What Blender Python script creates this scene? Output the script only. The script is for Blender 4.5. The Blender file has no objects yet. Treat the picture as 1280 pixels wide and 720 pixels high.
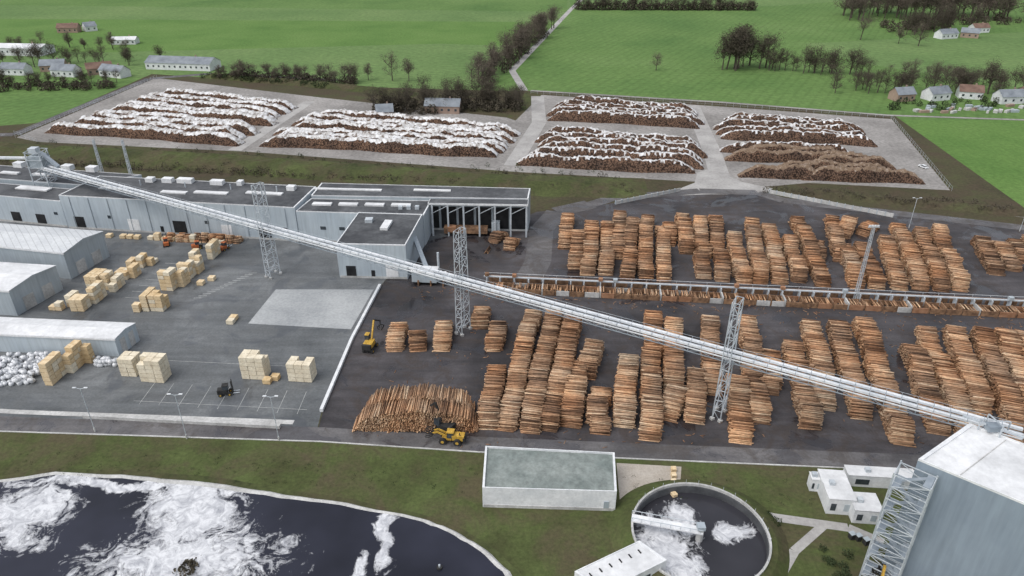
import bpy, math, random
import numpy as np
from mathutils import Vector, Matrix
random.seed(7); rng=np.random.default_rng(11)
scene=bpy.context.scene

# ---------------------------------------------------------------- materials
class NT:
    def __init__(s,name):
        s.m=bpy.data.materials.new(name); s.m.use_nodes=True
        s.t=s.m.node_tree; s.b=s.t.nodes['Principled BSDF']
        s.g=s.t.nodes.new('ShaderNodeNewGeometry').outputs['Position']
    def n(s,ty,**k):
        n=s.t.nodes.new(ty)
        for a,v in k.items(): setattr(n,a,v)
        return n
    def l(s,a,b): s.t.links.new(a,b)
    def noise(s,scale,detail=4,rough=.6,dist=0,vec=None):
        n=s.n('ShaderNodeTexNoise'); n.inputs['Scale'].default_value=scale
        n.inputs['Detail'].default_value=detail; n.inputs['Roughness'].default_value=rough
        n.inputs['Distortion'].default_value=dist
        s.l(vec if vec is not None else s.g,n.inputs['Vector']); return n.outputs['Fac']
    def ramp(s,f,stops):
        n=s.n('ShaderNodeValToRGB'); e=n.color_ramp.elements
        while len(e)<len(stops): e.new(.5)
        for i,(p,c) in enumerate(stops):
            e[i].position=p; e[i].color=(*c,1) if len(c)==3 else c
        s.l(f,n.inputs[0]); return n.outputs[0]
    def mix(s,f,a,b,mode='MIX'):
        n=s.n('ShaderNodeMix',data_type='RGBA',blend_type=mode)
        for sock,v in ((n.inputs[0],f),(n.inputs[6],a),(n.inputs[7],b)):
            if isinstance(v,(int,float)): sock.default_value=v
            elif isinstance(v,tuple): sock.default_value=(*v,1)
            else: s.l(v,sock)
        return n.outputs[2]
    def math(s,op,a,b=0.0,clamp=False):
        n=s.n('ShaderNodeMath',operation=op,use_clamp=clamp)
        for i,v in enumerate((a,b)):
            if isinstance(v,(int,float)): n.inputs[i].default_value=v
            else: s.l(v,n.inputs[i])
        return n.outputs[0]
    def mapping(s,scale=(1,1,1),rot=(0,0,0),loc=(0,0,0),vec=None):
        n=s.n('ShaderNodeMapping'); n.inputs['Scale'].default_value=scale
        n.inputs['Rotation'].default_value=rot; n.inputs['Location'].default_value=loc
        s.l(vec if vec is not None else s.g,n.inputs['Vector']); return n.outputs[0]
    def out(s,col,rough=.8,spec=.3,metal=0,bump=None,bs=.3,bd=.1):
        i=s.b.inputs
        if isinstance(col,tuple): i['Base Color'].default_value=(*col,1)
        else: s.l(col,i['Base Color'])
        if isinstance(rough,(int,float)): i['Roughness'].default_value=rough
        else: s.l(rough,i['Roughness'])
        i['Specular IOR Level'].default_value=spec; i['Metallic'].default_value=metal
        if bump is not None:
            b=s.n('ShaderNodeBump'); b.inputs['Strength'].default_value=bs; b.inputs['Distance'].default_value=bd
            s.l(bump,b.inputs['Height']); s.l(b.outputs[0],i['Normal'])
        return s.m

def nmat(name,c1,c2,scale=.1,rough=.85,fine=None,fa=.35,spec=.25,metal=0,lo=.35,hi=.65):
    t=NT(name); f=t.noise(scale,4)
    c=t.ramp(f,[(lo,c1),(hi,c2)])
    if fine:
        g=t.noise(fine,3,.7); c=t.mix(1.0,c,t.ramp(g,[(.3,(1-fa,)*3),(.7,(1+fa*.4,)*3)]),'MULTIPLY')
    return t.out(c,rough,spec,metal)
def panel(name,c,c2,freq,depth=.12,vert=True,rough=.55):
    """profiled metal sheet: ribs along the facade plus weathering"""
    t=NT(name)
    sp=t.n('ShaderNodeSeparateXYZ'); t.l(t.g,sp.inputs[0])
    a=t.math('ADD',t.math('MULTIPLY',sp.outputs[0],freq),t.math('MULTIPLY',sp.outputs[1],freq*.83))
    w=t.math('FRACT',a)
    rib=t.ramp(w,[(0,(1-depth,)*3),(.08,(1,1,1)),(.9,(1,1,1)),(1,(1-depth,)*3)])
    n=t.ramp(t.noise(.12,3),[(.3,c),(.7,c2)])
    st=t.ramp(t.noise(1.0,3,.6,vec=t.mapping((1.2,1.2,.1))),[(.3,(.86,.86,.86)),(.65,(1.02,1.02,1.02))])
    col=t.mix(1.0,t.mix(1.0,n,rib,'MULTIPLY'),st,'MULTIPLY')
    return t.out(col,rough,.4)

def grassmat(name,a,b,c,sc=.03,furrow=None,fine=.9,dry=None):
    t=NT(name)
    big=t.ramp(t.noise(sc,6,.62),[(.3,a),(.52,b),(.72,c)])
    if dry:
        big=t.mix(t.ramp(t.noise(.06,6,.7,.6),[(.44,(0,0,0)),(.62,(1,1,1))]),big,dry)
    fi=t.ramp(t.noise(fine,4,.7),[(.25,(.66,.66,.66)),(.75,(1.2,1.2,1.14))])
    col=t.mix(1.0,big,fi,'MULTIPLY')
    if furrow:
        ang,fr,am=furrow
        w=t.n('ShaderNodeTexWave'); w.inputs['Scale'].default_value=fr; w.inputs['Distortion'].default_value=.6
        w.inputs['Detail'].default_value=1; w.inputs['Detail Scale'].default_value=.4
        t.l(t.mapping(rot=(0,0,ang)),w.inputs['Vector'])
        col=t.mix(1.0,col,t.ramp(w.outputs[0],[(.0,(1-am,1-am,1-am)),(.35,(1,1,1)),(1,(1,1,1))]),'MULTIPLY')
    return t.out(col,.95,.1)

M={}
M['field']=grassmat('field_green',(.085,.160,.050),(.118,.200,.064),(.140,.222,.078),.010,(.5,.05,.10),.25)
M['field2']=grassmat('field_green_b',(.108,.182,.066),(.136,.214,.080),(.158,.232,.092),.010,(1.25,.05,.09),.25)
M['field3']=grassmat('field_rows',(.092,.178,.048),(.120,.212,.060),(.138,.228,.070),.02,(2.2,.18,.2),.5)
M['rough']=grassmat('rough_grass',(.045,.052,.026),(.068,.080,.034),(.095,.115,.046),.05,None,.8,(.085,.072,.046))
M['scrub']=grassmat('scrub_ground',(.055,.050,.033),(.072,.070,.04),(.08,.088,.042),.05,None,.8,(.078,.062,.044))
M['lawn']=grassmat('lawn',(.055,.058,.028),(.075,.094,.036),(.10,.126,.048),.09,None,1.2,(.090,.080,.048))

def asphalt(name,c1,c2,stain,sc=.035,wet=.45,sa=.26,ta=.14):
    t=NT(name)
    big=t.ramp(t.noise(sc,6,.62,.6),[(.36,c1),(.62,c2)])
    str_=t.noise(.25,4,.6,vec=t.mapping((.16,1.3,1),(0,0,.12)))
    col=t.mix(1.0,big,t.ramp(str_,[(.3,(1-sa,)*3),(.7,(1+sa*.6,)*3)]),'MULTIPLY')
    # curved wheel tracks
    tr=t.noise(.032,2,.4,2.2); tw=t.math('FRACT',t.math('MULTIPLY',tr,22.0))
    tm=t.noise(.05,3)
    trk=t.ramp(tw,[(0,(1-ta,)*3),(.14,(1+ta*.5,)*3),(.28,(1-ta*.6,)*3),(.45,(1,1,1)),(1,(1,1,1))])
    col=t.mix(t.ramp(tm,[(.4,(0,0,0)),(.6,(1,1,1))]),col,t.mix(1.0,col,trk,'MULTIPLY'))
    sp=t.ramp(t.noise(.10,6,.72,1.4),[(.50,(0,0,0)),(.60,(1,1,1))])
    col=t.mix(t.math('MULTIPLY',sp,.65),col,stain)
    fi=t.ramp(t.noise(1.6,3,.75),[(.3,(.80,.80,.80)),(.7,(1.16,1.16,1.16))])
    col=t.mix(1.0,col,fi,'MULTIPLY')
    pud=t.ramp(t.noise(.07,6,.62,1.0),[(.40,(1,1,1)),(.46,(0,0,0))])
    col=t.mix(t.math('MULTIPLY',pud,.45),col,(c1[0]*.6,c1[1]*.6,c1[2]*.65))
    r=t.math('SUBTRACT',.85,t.math('MULTIPLY',pud,.85-wet))
    return t.out(col,r,.5)
M['yard']=asphalt('yard_asphalt',(.080,.088,.094),(.168,.178,.184),(.108,.114,.118),.03,.28)
M['logyard']=asphalt('log_yard_asphalt',(.026,.024,.027),(.078,.072,.077),(.046,.035,.030),.035,.12,.35,.25)
M['road']=asphalt('road_asphalt',(.075,.072,.076),(.145,.14,.142),(.07,.06,.055),.05,.25)
M['gravel']=nmat('gravel_grey',(.20,.19,.18),(.34,.325,.31),.03,.95,.6,.35)
M['lane']=nmat('lane_gravel',(.31,.30,.29),(.42,.41,.395),.1,.9,1,.2)
M['pad']=nmat('concrete_pad',(.29,.305,.315),(.40,.415,.42),.07,.7,1.2,.2)
M['paver']=nmat('pavers',(.36,.32,.27),(.45,.41,.36),.15,.85,2.5,.2)
M['conc']=nmat('concrete_light',(.38,.38,.37),(.56,.56,.55),.2,.8,1.5,.25)
M['white']=nmat('white_paint',(.62,.64,.66),(.78,.79,.80),.2,.5,1.2,.16)
M['line']=nmat('line_paint',(.27,.28,.28),(.46,.47,.46),.9,.8)
M['roofdark']=nmat('roof_bitumen',(.055,.058,.064),(.115,.12,.127),.12,.75,.8,.3)
M['roofgrey']=nmat('roof_grey_green',(.17,.20,.19),(.26,.29,.275),.18,.8,.9,.3)
M['wall']=panel('wall_bluegrey_panel',(.40,.46,.51),(.48,.54,.58),.9,.09)
M['wall2']=panel('wall_grey_panel',(.34,.39,.43),(.41,.46,.49),1.1,.12)
M['silowall']=panel('silo_wall',(.23,.28,.34),(.275,.33,.39),.55,.07)
M['roofrib']=panel('roof_ribbed_white',(.50,.52,.54),(.62,.64,.65),.42,.35)
M['roofwhite']=nmat('roof_white',(.56,.57,.58),(.74,.75,.76),.10,.6,.6,.16)
M['steel']=nmat('galvanised_steel',(.40,.44,.48),(.55,.59,.62),.5,.45,None,metal=.1)
M['convwhite']=nmat('conveyor_cladding',(.60,.63,.66),(.76,.78,.80),.25,.45,1.5,.15)
M['convgrey']=nmat('conveyor_underside',(.22,.26,.30),(.32,.36,.40),.3,.5)
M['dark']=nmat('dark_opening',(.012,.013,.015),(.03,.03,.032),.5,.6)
M['glass']=nmat('window_glass',(.03,.04,.05),(.06,.07,.08),.5,.12,spec=.6)
M['yellow']=nmat('machine_yellow',(.42,.25,.04),(.58,.37,.07),1.5,.5,3,.3)
M['orange']=nmat('machine_orange',(.40,.11,.04),(.52,.17,.06),1.,.5,2,.3)
M['rubber']=nmat('rubber',(.02,.02,.02),(.04,.04,.04),1.,.8)
M['rust']=nmat('rusty_steel',(.12,.07,.045),(.30,.18,.105),.8,.8)
M['rust2']=nmat('primer_steel',(.24,.12,.065),(.36,.20,.12),.8,.8)
M['redroof']=nmat('roof_tile_brown',(.13,.08,.065),(.2,.13,.10),.3,.8)
M['brick']=nmat('brick_wall',(.28,.20,.16),(.36,.27,.22),.3,.85)
M['slate']=nmat('roof_slate',(.15,.17,.195),(.24,.265,.29),.2,.7)
M['bag']=nmat('white_bag',(.48,.50,.52),(.72,.73,.75),.8,.6)

def lumber():
    t=NT('sawn_lumber')
    w=t.noise(1.2,3,.6,vec=t.mapping((1,1,6)))
    c=t.ramp(w,[(.3,(.56,.42,.25)),(.5,(.68,.55,.36)),(.7,(.78,.67,.48))])
    sp=t.n('ShaderNodeSeparateXYZ'); t.l(t.g,sp.inputs[0])
    f=t.math('FRACT',t.math('MULTIPLY',sp.outputs[2],4.1))
    c=t.mix(1.0,c,t.ramp(f,[(0,(.72,.68,.6)),(.14,(1,1,1)),(1,(1,1,1))]),'MULTIPLY')
    c=t.mix(1.0,c,t.ramp(t.noise(.06,2),[(.35,(.86,.78,.66)),(.6,(1.03,1.03,1.05))]),'MULTIPLY')
    return t.out(c,.8,.2)
M['lumber']=lumber()
M['lumbwrap']=nmat('lumber_pale',(.64,.56,.42),(.78,.71,.56),.4,.7,2,.2)
M['spacer']=nmat('spacer_dark',(.10,.07,.045),(.16,.11,.07),.5,.9)  # plain dark brown of the lumber spacers and pallet blocks

def logmats():
    for nm,key,st in (('log_bark','bark',[(0,(.085,.055,.04)),(.35,(.24,.150,.098)),(.65,(.42,.28,.185)),(1,(.62,.485,.35))]),
                      ('log_end','logend',[(0,(.22,.135,.085)),(.5,(.43,.285,.18)),(1,(.64,.48,.33))])):
        t=NT(nm); a=t.n('ShaderNodeAttribute',attribute_name='tone')
        c=t.ramp(a.outputs['Fac'],st)
        g=t.ramp(t.noise(.09,3,.6),[(.35,(1.10,.90,.74)),(.52,(1,.95,.9)),(.66,(.84,.87,.90))])
        c=t.mix(1.0,c,g,'MULTIPLY')
        if key=='bark': c=t.mix(1.0,c,t.ramp(t.noise(1.1,2),[(.3,(.72,.71,.70)),(.7,(1.18,1.14,1.1))]),'MULTIPLY')
        M[key]=t.out(c,.85,.15)
logmats()
def stackbody():
    t=NT('stacked_log_ends')
    v=t.n('ShaderNodeTexVoronoi'); v.inputs['Scale'].default_value=1.5; t.l(t.g,v.inputs['Vector'])
    c=t.ramp(v.outputs['Distance'],[(.1,(.20,.14,.105)),(.45,(.11,.075,.055)),(.7,(.03,.022,.018))])
    c=t.mix(1.0,c,t.ramp(t.noise(.15,4),[(.3,(.6,.6,.64)),(.7,(1.3,1.15,1.05))]),'MULTIPLY')
    M['stackbody']=t.out(c,.9,.1)
    t=NT('white_log_tops')
    f=t.noise(.5,5,.75,vec=t.mapping((1,.45,1)))
    c=t.ramp(f,[(.38,(.16,.13,.11)),(.48,(.48,.47,.46)),(.62,(.72,.73,.75))])  # stack tops coloured white, broken by brown patches
    M['whitetop']=t.out(c,.8,.2)
    t=NT('brown_log_tops')
    f=t.noise(.9,5,.75,vec=t.mapping((1,.4,1)))
    c=t.ramp(f,[(.3,(.10,.068,.048)),(.55,(.21,.15,.105)),(.72,(.40,.35,.31))])
    M['browntop']=t.out(c,.85,.15)
stackbody()

def water(name,blobs,dark=(.014,.015,.023),k1=.85):
    t=NT(name)
    nv=t.n('ShaderNodeTexNoise'); nv.inputs['Scale'].default_value=.055; nv.inputs['Detail'].default_value=4
    t.l(t.g,nv.inputs['Vector'])
    sub=t.n('ShaderNodeVectorMath',operation='SUBTRACT'); sub.inputs[1].default_value=(.5,.5,.5); t.l(nv.outputs['Color'],sub.inputs[0])
    sc=t.n('ShaderNodeVectorMath',operation='SCALE'); sc.inputs['Scale'].default_value=22; t.l(sub.outputs[0],sc.inputs[0])
    ad=t.n('ShaderNodeVectorMath',operation='ADD'); t.l(t.g,ad.inputs[0]); t.l(sc.outputs[0],ad.inputs[1])
    acc=None
    for (x,y,r,sx,sy) in blobs:
        d=t.n('ShaderNodeVectorMath',operation='SUBTRACT'); d.inputs[1].default_value=(x,y,0); t.l(ad.outputs[0],d.inputs[0])
        m=t.n('ShaderNodeVectorMath',operation='MULTIPLY'); m.inputs[1].default_value=(1/(r*sx),1/(r*sy),0); t.l(d.outputs[0],m.inputs[0])
        ln=t.n('ShaderNodeVectorMath',operation='LENGTH'); t.l(m.outputs[0],ln.inputs[0])
        v=t.math('SUBTRACT',1.0,ln.outputs['Value'])
        acc=v if acc is None else t.math('MAXIMUM',acc,v)
    acc=t.math('MAXIMUM',acc,-.9)
    fine=t.noise(.13,7,.68,3.2,vec=ad.outputs[0])
    f2=t.noise(.8,5,.75,1.)
    s=t.math('ADD',t.math('MULTIPLY',acc,k1),t.math('MULTIPLY',t.math('SUBTRACT',fine,.5),1.9))
    s=t.math('ADD',s,t.math('MULTIPLY',t.math('SUBTRACT',f2,.5),.8))
    mask=t.ramp(s,[(-.0,(0,0,0)),(.08,(.30,.30,.30)),(.34,(1,1,1))])
    shade=t.ramp(t.noise(.35,6,.72,1.8),[(.35,(.34,.35,.38)),(.6,(.66,.67,.69))])
    dk=t.ramp(t.noise(.05,3,.5),[(.35,dark),(.7,(dark[0]*2.2,dark[1]*2.2,dark[2]*2.2))])
    col=t.mix(mask,dk,shade)
    r=t.math('ADD',.15,t.math('MULTIPLY',mask,.6))
    return t.out(col,r,.3,bump=mask,bs=.4,bd=.15)
M['pond']=water('pond_water',[(-66,107,13,.85,1.15),(-62,93,14,1.35,.8),(-98,106,9,1,1),(-24,101,5,.5,1.2),(-82,115,6,4.5,.35),(-50,111,5,3,.3),(-30,94,4,.5,1)])
M['tankw']=water('tank_water',[(30,96,8,1,1.25),(33,105,5,1,1),(44,104,3,1,1)],(.02,.02,.024))
def twig(name,a,b):
    t=NT(name); c=t.ramp(t.noise(.3,2),[(.3,a),(.7,b)]); return t.out(c,.9,.1)
M['twig']=twig('bare_twigs',(.085,.07,.056),(.155,.13,.105))
M['twig2']=twig('dark_twigs',(.055,.048,.036),(.10,.088,.066))
M['leaf']=twig('evergreen_leaves',(.028,.040,.02),(.058,.078,.036))
M['trunk']=twig('trunk_bark',(.075,.062,.05),(.11,.095,.08))

# ---------------------------------------------------------------- mesh building
def link(o): scene.collection.objects.link(o); return o
class B:
    """collects boxes / prisms / beams; finish() gives ONE top-level object"""
    def __init__(s,name): s.name=name; s.p={}
    def add(s,vs,fs,mat,part=None):
        k=(part or mat,mat); v,f=s.p.setdefault(k,([],[]))
        o=len(v); v.extend([tuple(map(float,x)) for x in vs]); f.extend([tuple(o+i for i in q) for q in fs])
    def prism(s,poly,z0,z1,mat,part=None,top=None,topmat=None):
        n=len(poly)
        vs=[(x,y,z0) for x,y in poly]+[(x,y,z1) for x,y in poly]
        s.add(vs,[tuple((i,(i+1)%n,n+(i+1)%n,n+i)) for i in range(n)]+([] if topmat else [tuple(range(n,2*n))]),mat,part)
        if topmat: s.add([(x,y,z1) for x,y in poly],[tuple(range(n))],topmat,top or 'roof')
    def box(s,c,d,mat,part=None,rot=0,tilt=0):
        cx,cy,cz=c; a,b,h=d[0]/2,d[1]/2,d[2]/2
        ca,sa=math.cos(rot),math.sin(rot); ct,st=math.cos(tilt),math.sin(tilt)
        vs=[]
        for z in(-h,h):
            for x,y in((-a,-b),(a,-b),(a,b),(-a,b)):
                x2=x*ct+z*st; z2=-x*st+z*ct
                vs.append((cx+x2*ca-y*sa,cy+x2*sa+y*ca,cz+z2))
        s.add(vs,[(0,3,2,1),(4,5,6,7),(0,1,5,4),(1,2,6,5),(2,3,7,6),(3,0,4,7)],mat,part)
    def beam(s,a,b,w,mat,part=None,h=None,n=4):
        a=Vector(a);b=Vector(b);d=(b-a)
        if d.length<1e-4:return
        d.normalize(); up=Vector((0,0,1)) if abs(d.z)<.95 else Vector((1,0,0))
        r=d.cross(up).normalized(); u=r.cross(d); h=h or w
        vs=[]
        if n==4:
            offs=[(-w/2,-h/2),(w/2,-h/2),(w/2,h/2),(-w/2,h/2)]
        else: offs=[(w/2*math.cos(2*math.pi*i/n),w/2*math.sin(2*math.pi*i/n)) for i in range(n)]
        for p in(a,b):
            for x,y in offs: vs.append(p+r*x+u*y)
        s.add(vs,[(i,(i+1)%n,n+(i+1)%n,n+i) for i in range(n)]+[tuple(range(n))[::-1],tuple(range(n,2*n))],mat,part)
    def finish(s,single=False):
        allv=[v for k in s.p for v in s.p[k][0]]
        xs=[v[0] for v in allv];ys=[v[1] for v in allv]; ox,oy=(min(xs)+max(xs))/2,(min(ys)+max(ys))/2
        if single or len(s.p)==1:
            vs=[];fs=[];mi=[];mats=[]
            for (pn,mt),(v,f) in s.p.items():
                if mt not in mats: mats.append(mt)
                o=len(vs); vs+=[(a-ox,b-oy,c) for a,b,c in v]; fs+=[tuple(o+i for i in q) for q in f]; mi+=[mats.index(mt)]*len(f)
            me=bpy.data.meshes.new(s.name); me.from_pydata(vs,[],fs)
            for m in mats: me.materials.append(M[m])
            me.polygons.foreach_set('material_index',mi)
            o=link(bpy.data.objects.new(s.name,me)); o.location=(ox,oy,0); return o
        e=link(bpy.data.objects.new(s.name,None)); e.location=(ox,oy,0); e.empty_display_size=1
        for (pn,mt),(v,f) in s.p.items():
            me=bpy.data.meshes.new(pn); me.from_pydata([(a-ox,b-oy,c) for a,b,c in v],[],f); me.materials.append(M[mt])
            o=link(bpy.data.objects.new(pn,me)); o.parent=e
        return e

def flat(name,pts,z,mat):
    b=B(name); b.add([(x,y,z) for x,y in pts],[tuple(range(len(pts)))],mat); return b.finish()
def strip(name,pts,w,z,mat,h=None):
    b=B(name)
    for k,((x0,y0),(x1,y1)) in enumerate(zip(pts[:-1],pts[1:])):
        d=Vector((x1-x0,y1-y0)); L=d.length; d/=L; n=Vector((-d.y,d.x))*w/2
        q=[(x0+n.x,y0+n.y),(x0-n.x,y0-n.y),(x1-n.x,y1-n.y),(x1+n.x,y1+n.y)]
        if h: b.prism(q,0,h+.003*(k%2),mat)
        else: b.add([(x,y,z+.004*(k%2)) for x,y in q],[(0,1,2,3)],mat)
    return b.finish()
def numesh(name,V,counts,idx,mats,mi=None,tone=None,loc=(0,0,0)):
    me=bpy.data.meshes.new(name)
    V=np.asarray(V,np.float32).reshape(-1,3)-np.asarray(loc,np.float32)
    me.vertices.add(len(V)); me.vertices.foreach_set('co',V.ravel())
    me.loops.add(len(idx)); me.loops.foreach_set('vertex_index',np.asarray(idx,np.int32))
    counts=np.asarray(counts,np.int32)
    me.polygons.add(len(counts)); me.polygons.foreach_set('loop_start',np.concatenate([[0],np.cumsum(counts)[:-1]]).astype(np.int32))
    me.update(calc_edges=True)
    for m in mats: me.materials.append(M[m])
    if mi is not None: me.polygons.foreach_set('material_index',np.asarray(mi,np.int32))
    if tone is not None:
        a=me.attributes.new('tone','FLOAT','FACE'); a.data.foreach_set('value',np.asarray(tone,np.float32))
    o=link(bpy.data.objects.new(name,me)); o.location=loc; return o

# ---------------------------------------------------------------- logs
def logs_obj(name,P0,P1,rad,tone):
    n=len(P0); d=P1-P0; d/=np.linalg.norm(d,axis=1)[:,None]
    up=np.array([0,0,1.]); r=np.cross(d,up); r/=np.linalg.norm(r,axis=1)[:,None]; u=np.cross(r,d)
    K=6; V=np.zeros((n,2*K,3))
    ph=rng.uniform(0,1,n)
    for k in range(K):
        a=2*np.pi*k/K+ph
        off=(r*np.cos(a)[:,None]+u*np.sin(a)[:,None])*rad[:,None]
        V[:,k]=P0+off; V[:,K+k]=P1+off*.88
    f=[];c=[]
    for k in range(K): f+= [k,(k+1)%K,K+(k+1)%K,K+k]; c.append(4)
    f+=list(range(K))[::-1]; c.append(K); f+=list(range(K,2*K)); c.append(K)
    idx=(np.array(f)[None,:]+(np.arange(n)*2*K)[:,None]).ravel()
    cnt=np.tile(c,n); mi=np.tile([0]*K+[1,1],n); tn=np.repeat(tone,K+2)
    loc=(float(P0[:,0].mean()),float(P0[:,1].mean()),0)
    return numesh(name,V,cnt,idx,['bark','logend'],mi,tn,loc)

def pile(f,b,width=5.0,h=3.9,name='log_pile',base=.5,slope=2.2,scale=.965,arch=0,rr=.18,pw=1.7):
    f=np.array(f,float); b=np.array(b,float)*scale
    d=b-f; L=np.linalg.norm(d); d/=L; w=np.array([d[1],-d[0]])
    ds=rr*2.1; dz=rr*1.85
    phs=rng.uniform(0,6.28,3)
    ss=[];zz=[]
    for k in range(int(h*1.25/dz)+1):
        z=rr+k*dz; s=np.arange(0,L,ds)+(k%2)*ds/2
        prof=h*(1+.12*np.sin(s/L*7+phs[0])+.10*np.sin(s*.45+phs[1])+.04*np.sin(s*1.3+phs[2])) if not arch else h*(1+.03*np.sin(s*.9+phs[1]))
        if arch: prof=prof*(1-arch*np.abs(2*s/L-1.08)**pw)
        edge=np.minimum(np.minimum(s,L-s)/slope*1.0+.12,1); prof=prof*np.clip(edge,0,1)**.8
        prof=prof+rng.normal(0,.16,len(s))
        ok=z<prof; ss.append(s[ok]); zz.append(np.full(ok.sum(),z))
    s=np.concatenate(ss); z=np.concatenate(zz); n=len(s)
    s=s+rng.normal(0,.04,n); z=z+rng.normal(0,.03,n)
    cx=rng.normal(0,.14,n); half=width/2+rng.normal(0,.12,n)-(rng.random(n)<.06)*.5
    seg=np.floor(s/rng.uniform(6,12)+rng.uniform(0,1)); so=rng.normal(0,.28,int(seg.max())+2); cx+=so[np.maximum(seg,0).astype(int)]
    yaw=rng.normal(0,.035,n); dzz=rng.normal(0,.05,n)
    c2=f[None]+d[None]*s[:,None]+w[None]*cx[:,None]
    ax=w[None]+d[None]*yaw[:,None]
    P0=np.column_stack([c2-ax*half[:,None],z-dzz]); P1=np.column_stack([c2+ax*half[:,None],z+dzz])
    sw=rng.random(n)<.5; P0[sw],P1[sw]=P1[sw].copy(),P0[sw].copy()
    sg=rng.normal(0,.08,int(seg.max())+2)[np.maximum(seg,0).astype(int)]
    low=.10*np.sin(s*.8+phs[1])+.07*np.sin(s*.27+phs[0])+sg
    tone=np.clip(base+low+rng.normal(0,.22,n),0,1)
    P0[:,2]=np.maximum(P0[:,2],.16);P1[:,2]=np.maximum(P1[:,2],.16)
    return logs_obj(name,P0,P1,rng.uniform(.78,1.14,n)*rr,tone)

near=[(-5.8,132.8,-3.9,159.9),(-1.1,132,6.8,189.8),(3.7,131.4,13.3,188.4),(8.5,132,18.6,185.1),(13.6,133.4,18,162.6),(19.5,152.9,23.8,172.2),
(19.9,131.1,22.7,151.6),(26.4,133.4,31.9,163.7),(31.9,128.6,42.9,188.4),(40.9,147.5,47.8,182.7),(43.3,134.9,48.7,158),(50.4,146,59.6,186.5),
(52.2,127.8,59,156.2),(58.5,134.9,70,185.1),(65,146,71.5,167.7),(70,132.8,79.1,171.8),(79.5,149.2,88.1,182.7),(83.5,136.4,95.9,182.7),
(89,127.2,104.1,183.7),(99,131,112,170.6),(104.6,127.8,121,180.5),(112.9,137.9,129,180.5),(116,128.5,136,178.3),(122,129.2,142.5,178.3),(128,132,149,178.3),(135,130,157,176),
(-31.9,165.7,-33.3,182),(-26.2,165.7,-27.4,175.6),(-19.4,165.7,-20.4,183.7),(-9.3,177.4,-9.6,191.8),(-5.1,165.7,-4.5,182.8),(37,136,43,152),(76,140,82,160)]
far=[(18.5,231,22.7,267.6),(21.8,215,24.9,250),(25.2,211,31.5,260),(30.9,211,37.2,258),(36.6,223,43.4,270),(37.9,208,47.5,262),(43.7,208,53.6,266),(49.4,207,58,255.6),
(56.2,233.8,60.9,258),(60.7,227,67.8,266),(65.9,224,74,263.5),(62.8,208,67.5,232),(68.6,206.5,80.6,266),(74.4,205,83.4,248),(80.1,204.8,94.2,262),(86.2,204.8,99.9,258),
(93,206,103.7,246.5),(99,202.6,113,263.5),(111.9,221,127.2,266),(110.6,201.5,121.2,240),(116.6,201.5,127.5,239),(123,201,139.5,246.5),(129.5,200.5,149.5,258),
(136,200,156.2,254),(142.5,200,163,254),(160.2,211,174,245),(167,214,178,240),(174.7,219.8,185,243),(180.5,217,191,243),(121,241,135,264),(129,243,141.5,259),(105,222,113,243),(187,215,199,241)]
for q in near: pile(q[:2],q[2:],width=rng.uniform(4.5,5.0),base=rng.uniform(.38,.70),h=rng.uniform(3.2,4.3),scale=.975)
for q in far: pile(q[:2],q[2:],width=rng.uniform(4.3,4.8),base=rng.uniform(.34,.60),h=rng.uniform(3.1,4.1))
for i,(yy,hh) in enumerate(((134.8,6.2),(139.8,6.6))):
    pile((-37.2+i*1.4,yy),(-7.8-i*1.2,yy-.7),width=5.2,h=hh,name='log_heap',base=.50,slope=2.5,scale=1,arch=.52,pw=2.0)
for q in ((-6.5,236,-3.5,252),(-1,230,1,247),(-9,230,-8,238)): pile(q[:2],q[2:],width=4,h=3,base=.4)

def stack_row(a,b,depth,h,cover,name='white_topped_log_stack'):
    a=np.array(a,float);b=np.array(b,float);d=b-a;L=np.linalg.norm(d);d/=L;nrm=np.array([-d[1],d[0]])
    N=int(L/1.0)+2; s=np.linspace(0,L,N); ph=rng.uniform(0,6.28,4)
    prof=h*(1+.08*np.sin(s*.13+ph[0])+.07*np.sin(s*.35+ph[1]))+rng.normal(0,.2,N)
    ed=np.clip(np.minimum(s,L-s)/(h*1.6),0,1); prof=prof*ed**.75+.15
    off=.9*np.sin(s*.07+ph[2])+.5*np.sin(s*.21+ph[3])+rng.normal(0,.14,N)
    lip=np.clip(rng.normal(.86,.05,N)+.06*np.sin(s*.4+ph[0]),.7,.98)
    rows=[(0,0),(.12,.6),(.26,None),(.4,1.04),(.70,1.03),(.88,.75),(1,0)]
    V=np.zeros((N,7,3))
    for j,(t,k) in enumerate(rows):
        kk=lip if k is None else k
        jit=rng.normal(0,.13,N) if j in(2,3,4,5) else 0
        p=a[None]+d[None]*s[:,None]+nrm[None]*(t*depth+off+jit)[:,None]
        V[:,j,:2]=p; V[:,j,2]=prof*kk+(jit if (k is None or k>0) else 0)
    fs=[];mi=[]
    wh={2:(2,3,4),1:(3,4),0:(2,3,4)}[cover]
    for i in range(N-1):
        for j in range(6):
            o=i*7+j; fs+= [o,o+7,o+8,o+1]
            mi.append(1 if (j in wh or (cover==1 and j==2 and rng.random()<.25)) else 0)
    e=len(fs)//4; fs+=list(range(7)); fs+=[(N-1)*7+k for k in range(6,-1,-1)]
    return numesh(name,V,[4]*e+[7,7],fs,['stackbody','whitetop' if cover else 'browntop'],mi+[0,0],None,(float((a[0]+b[0])/2),float((a[1]+b[1])/2),0))
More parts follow.
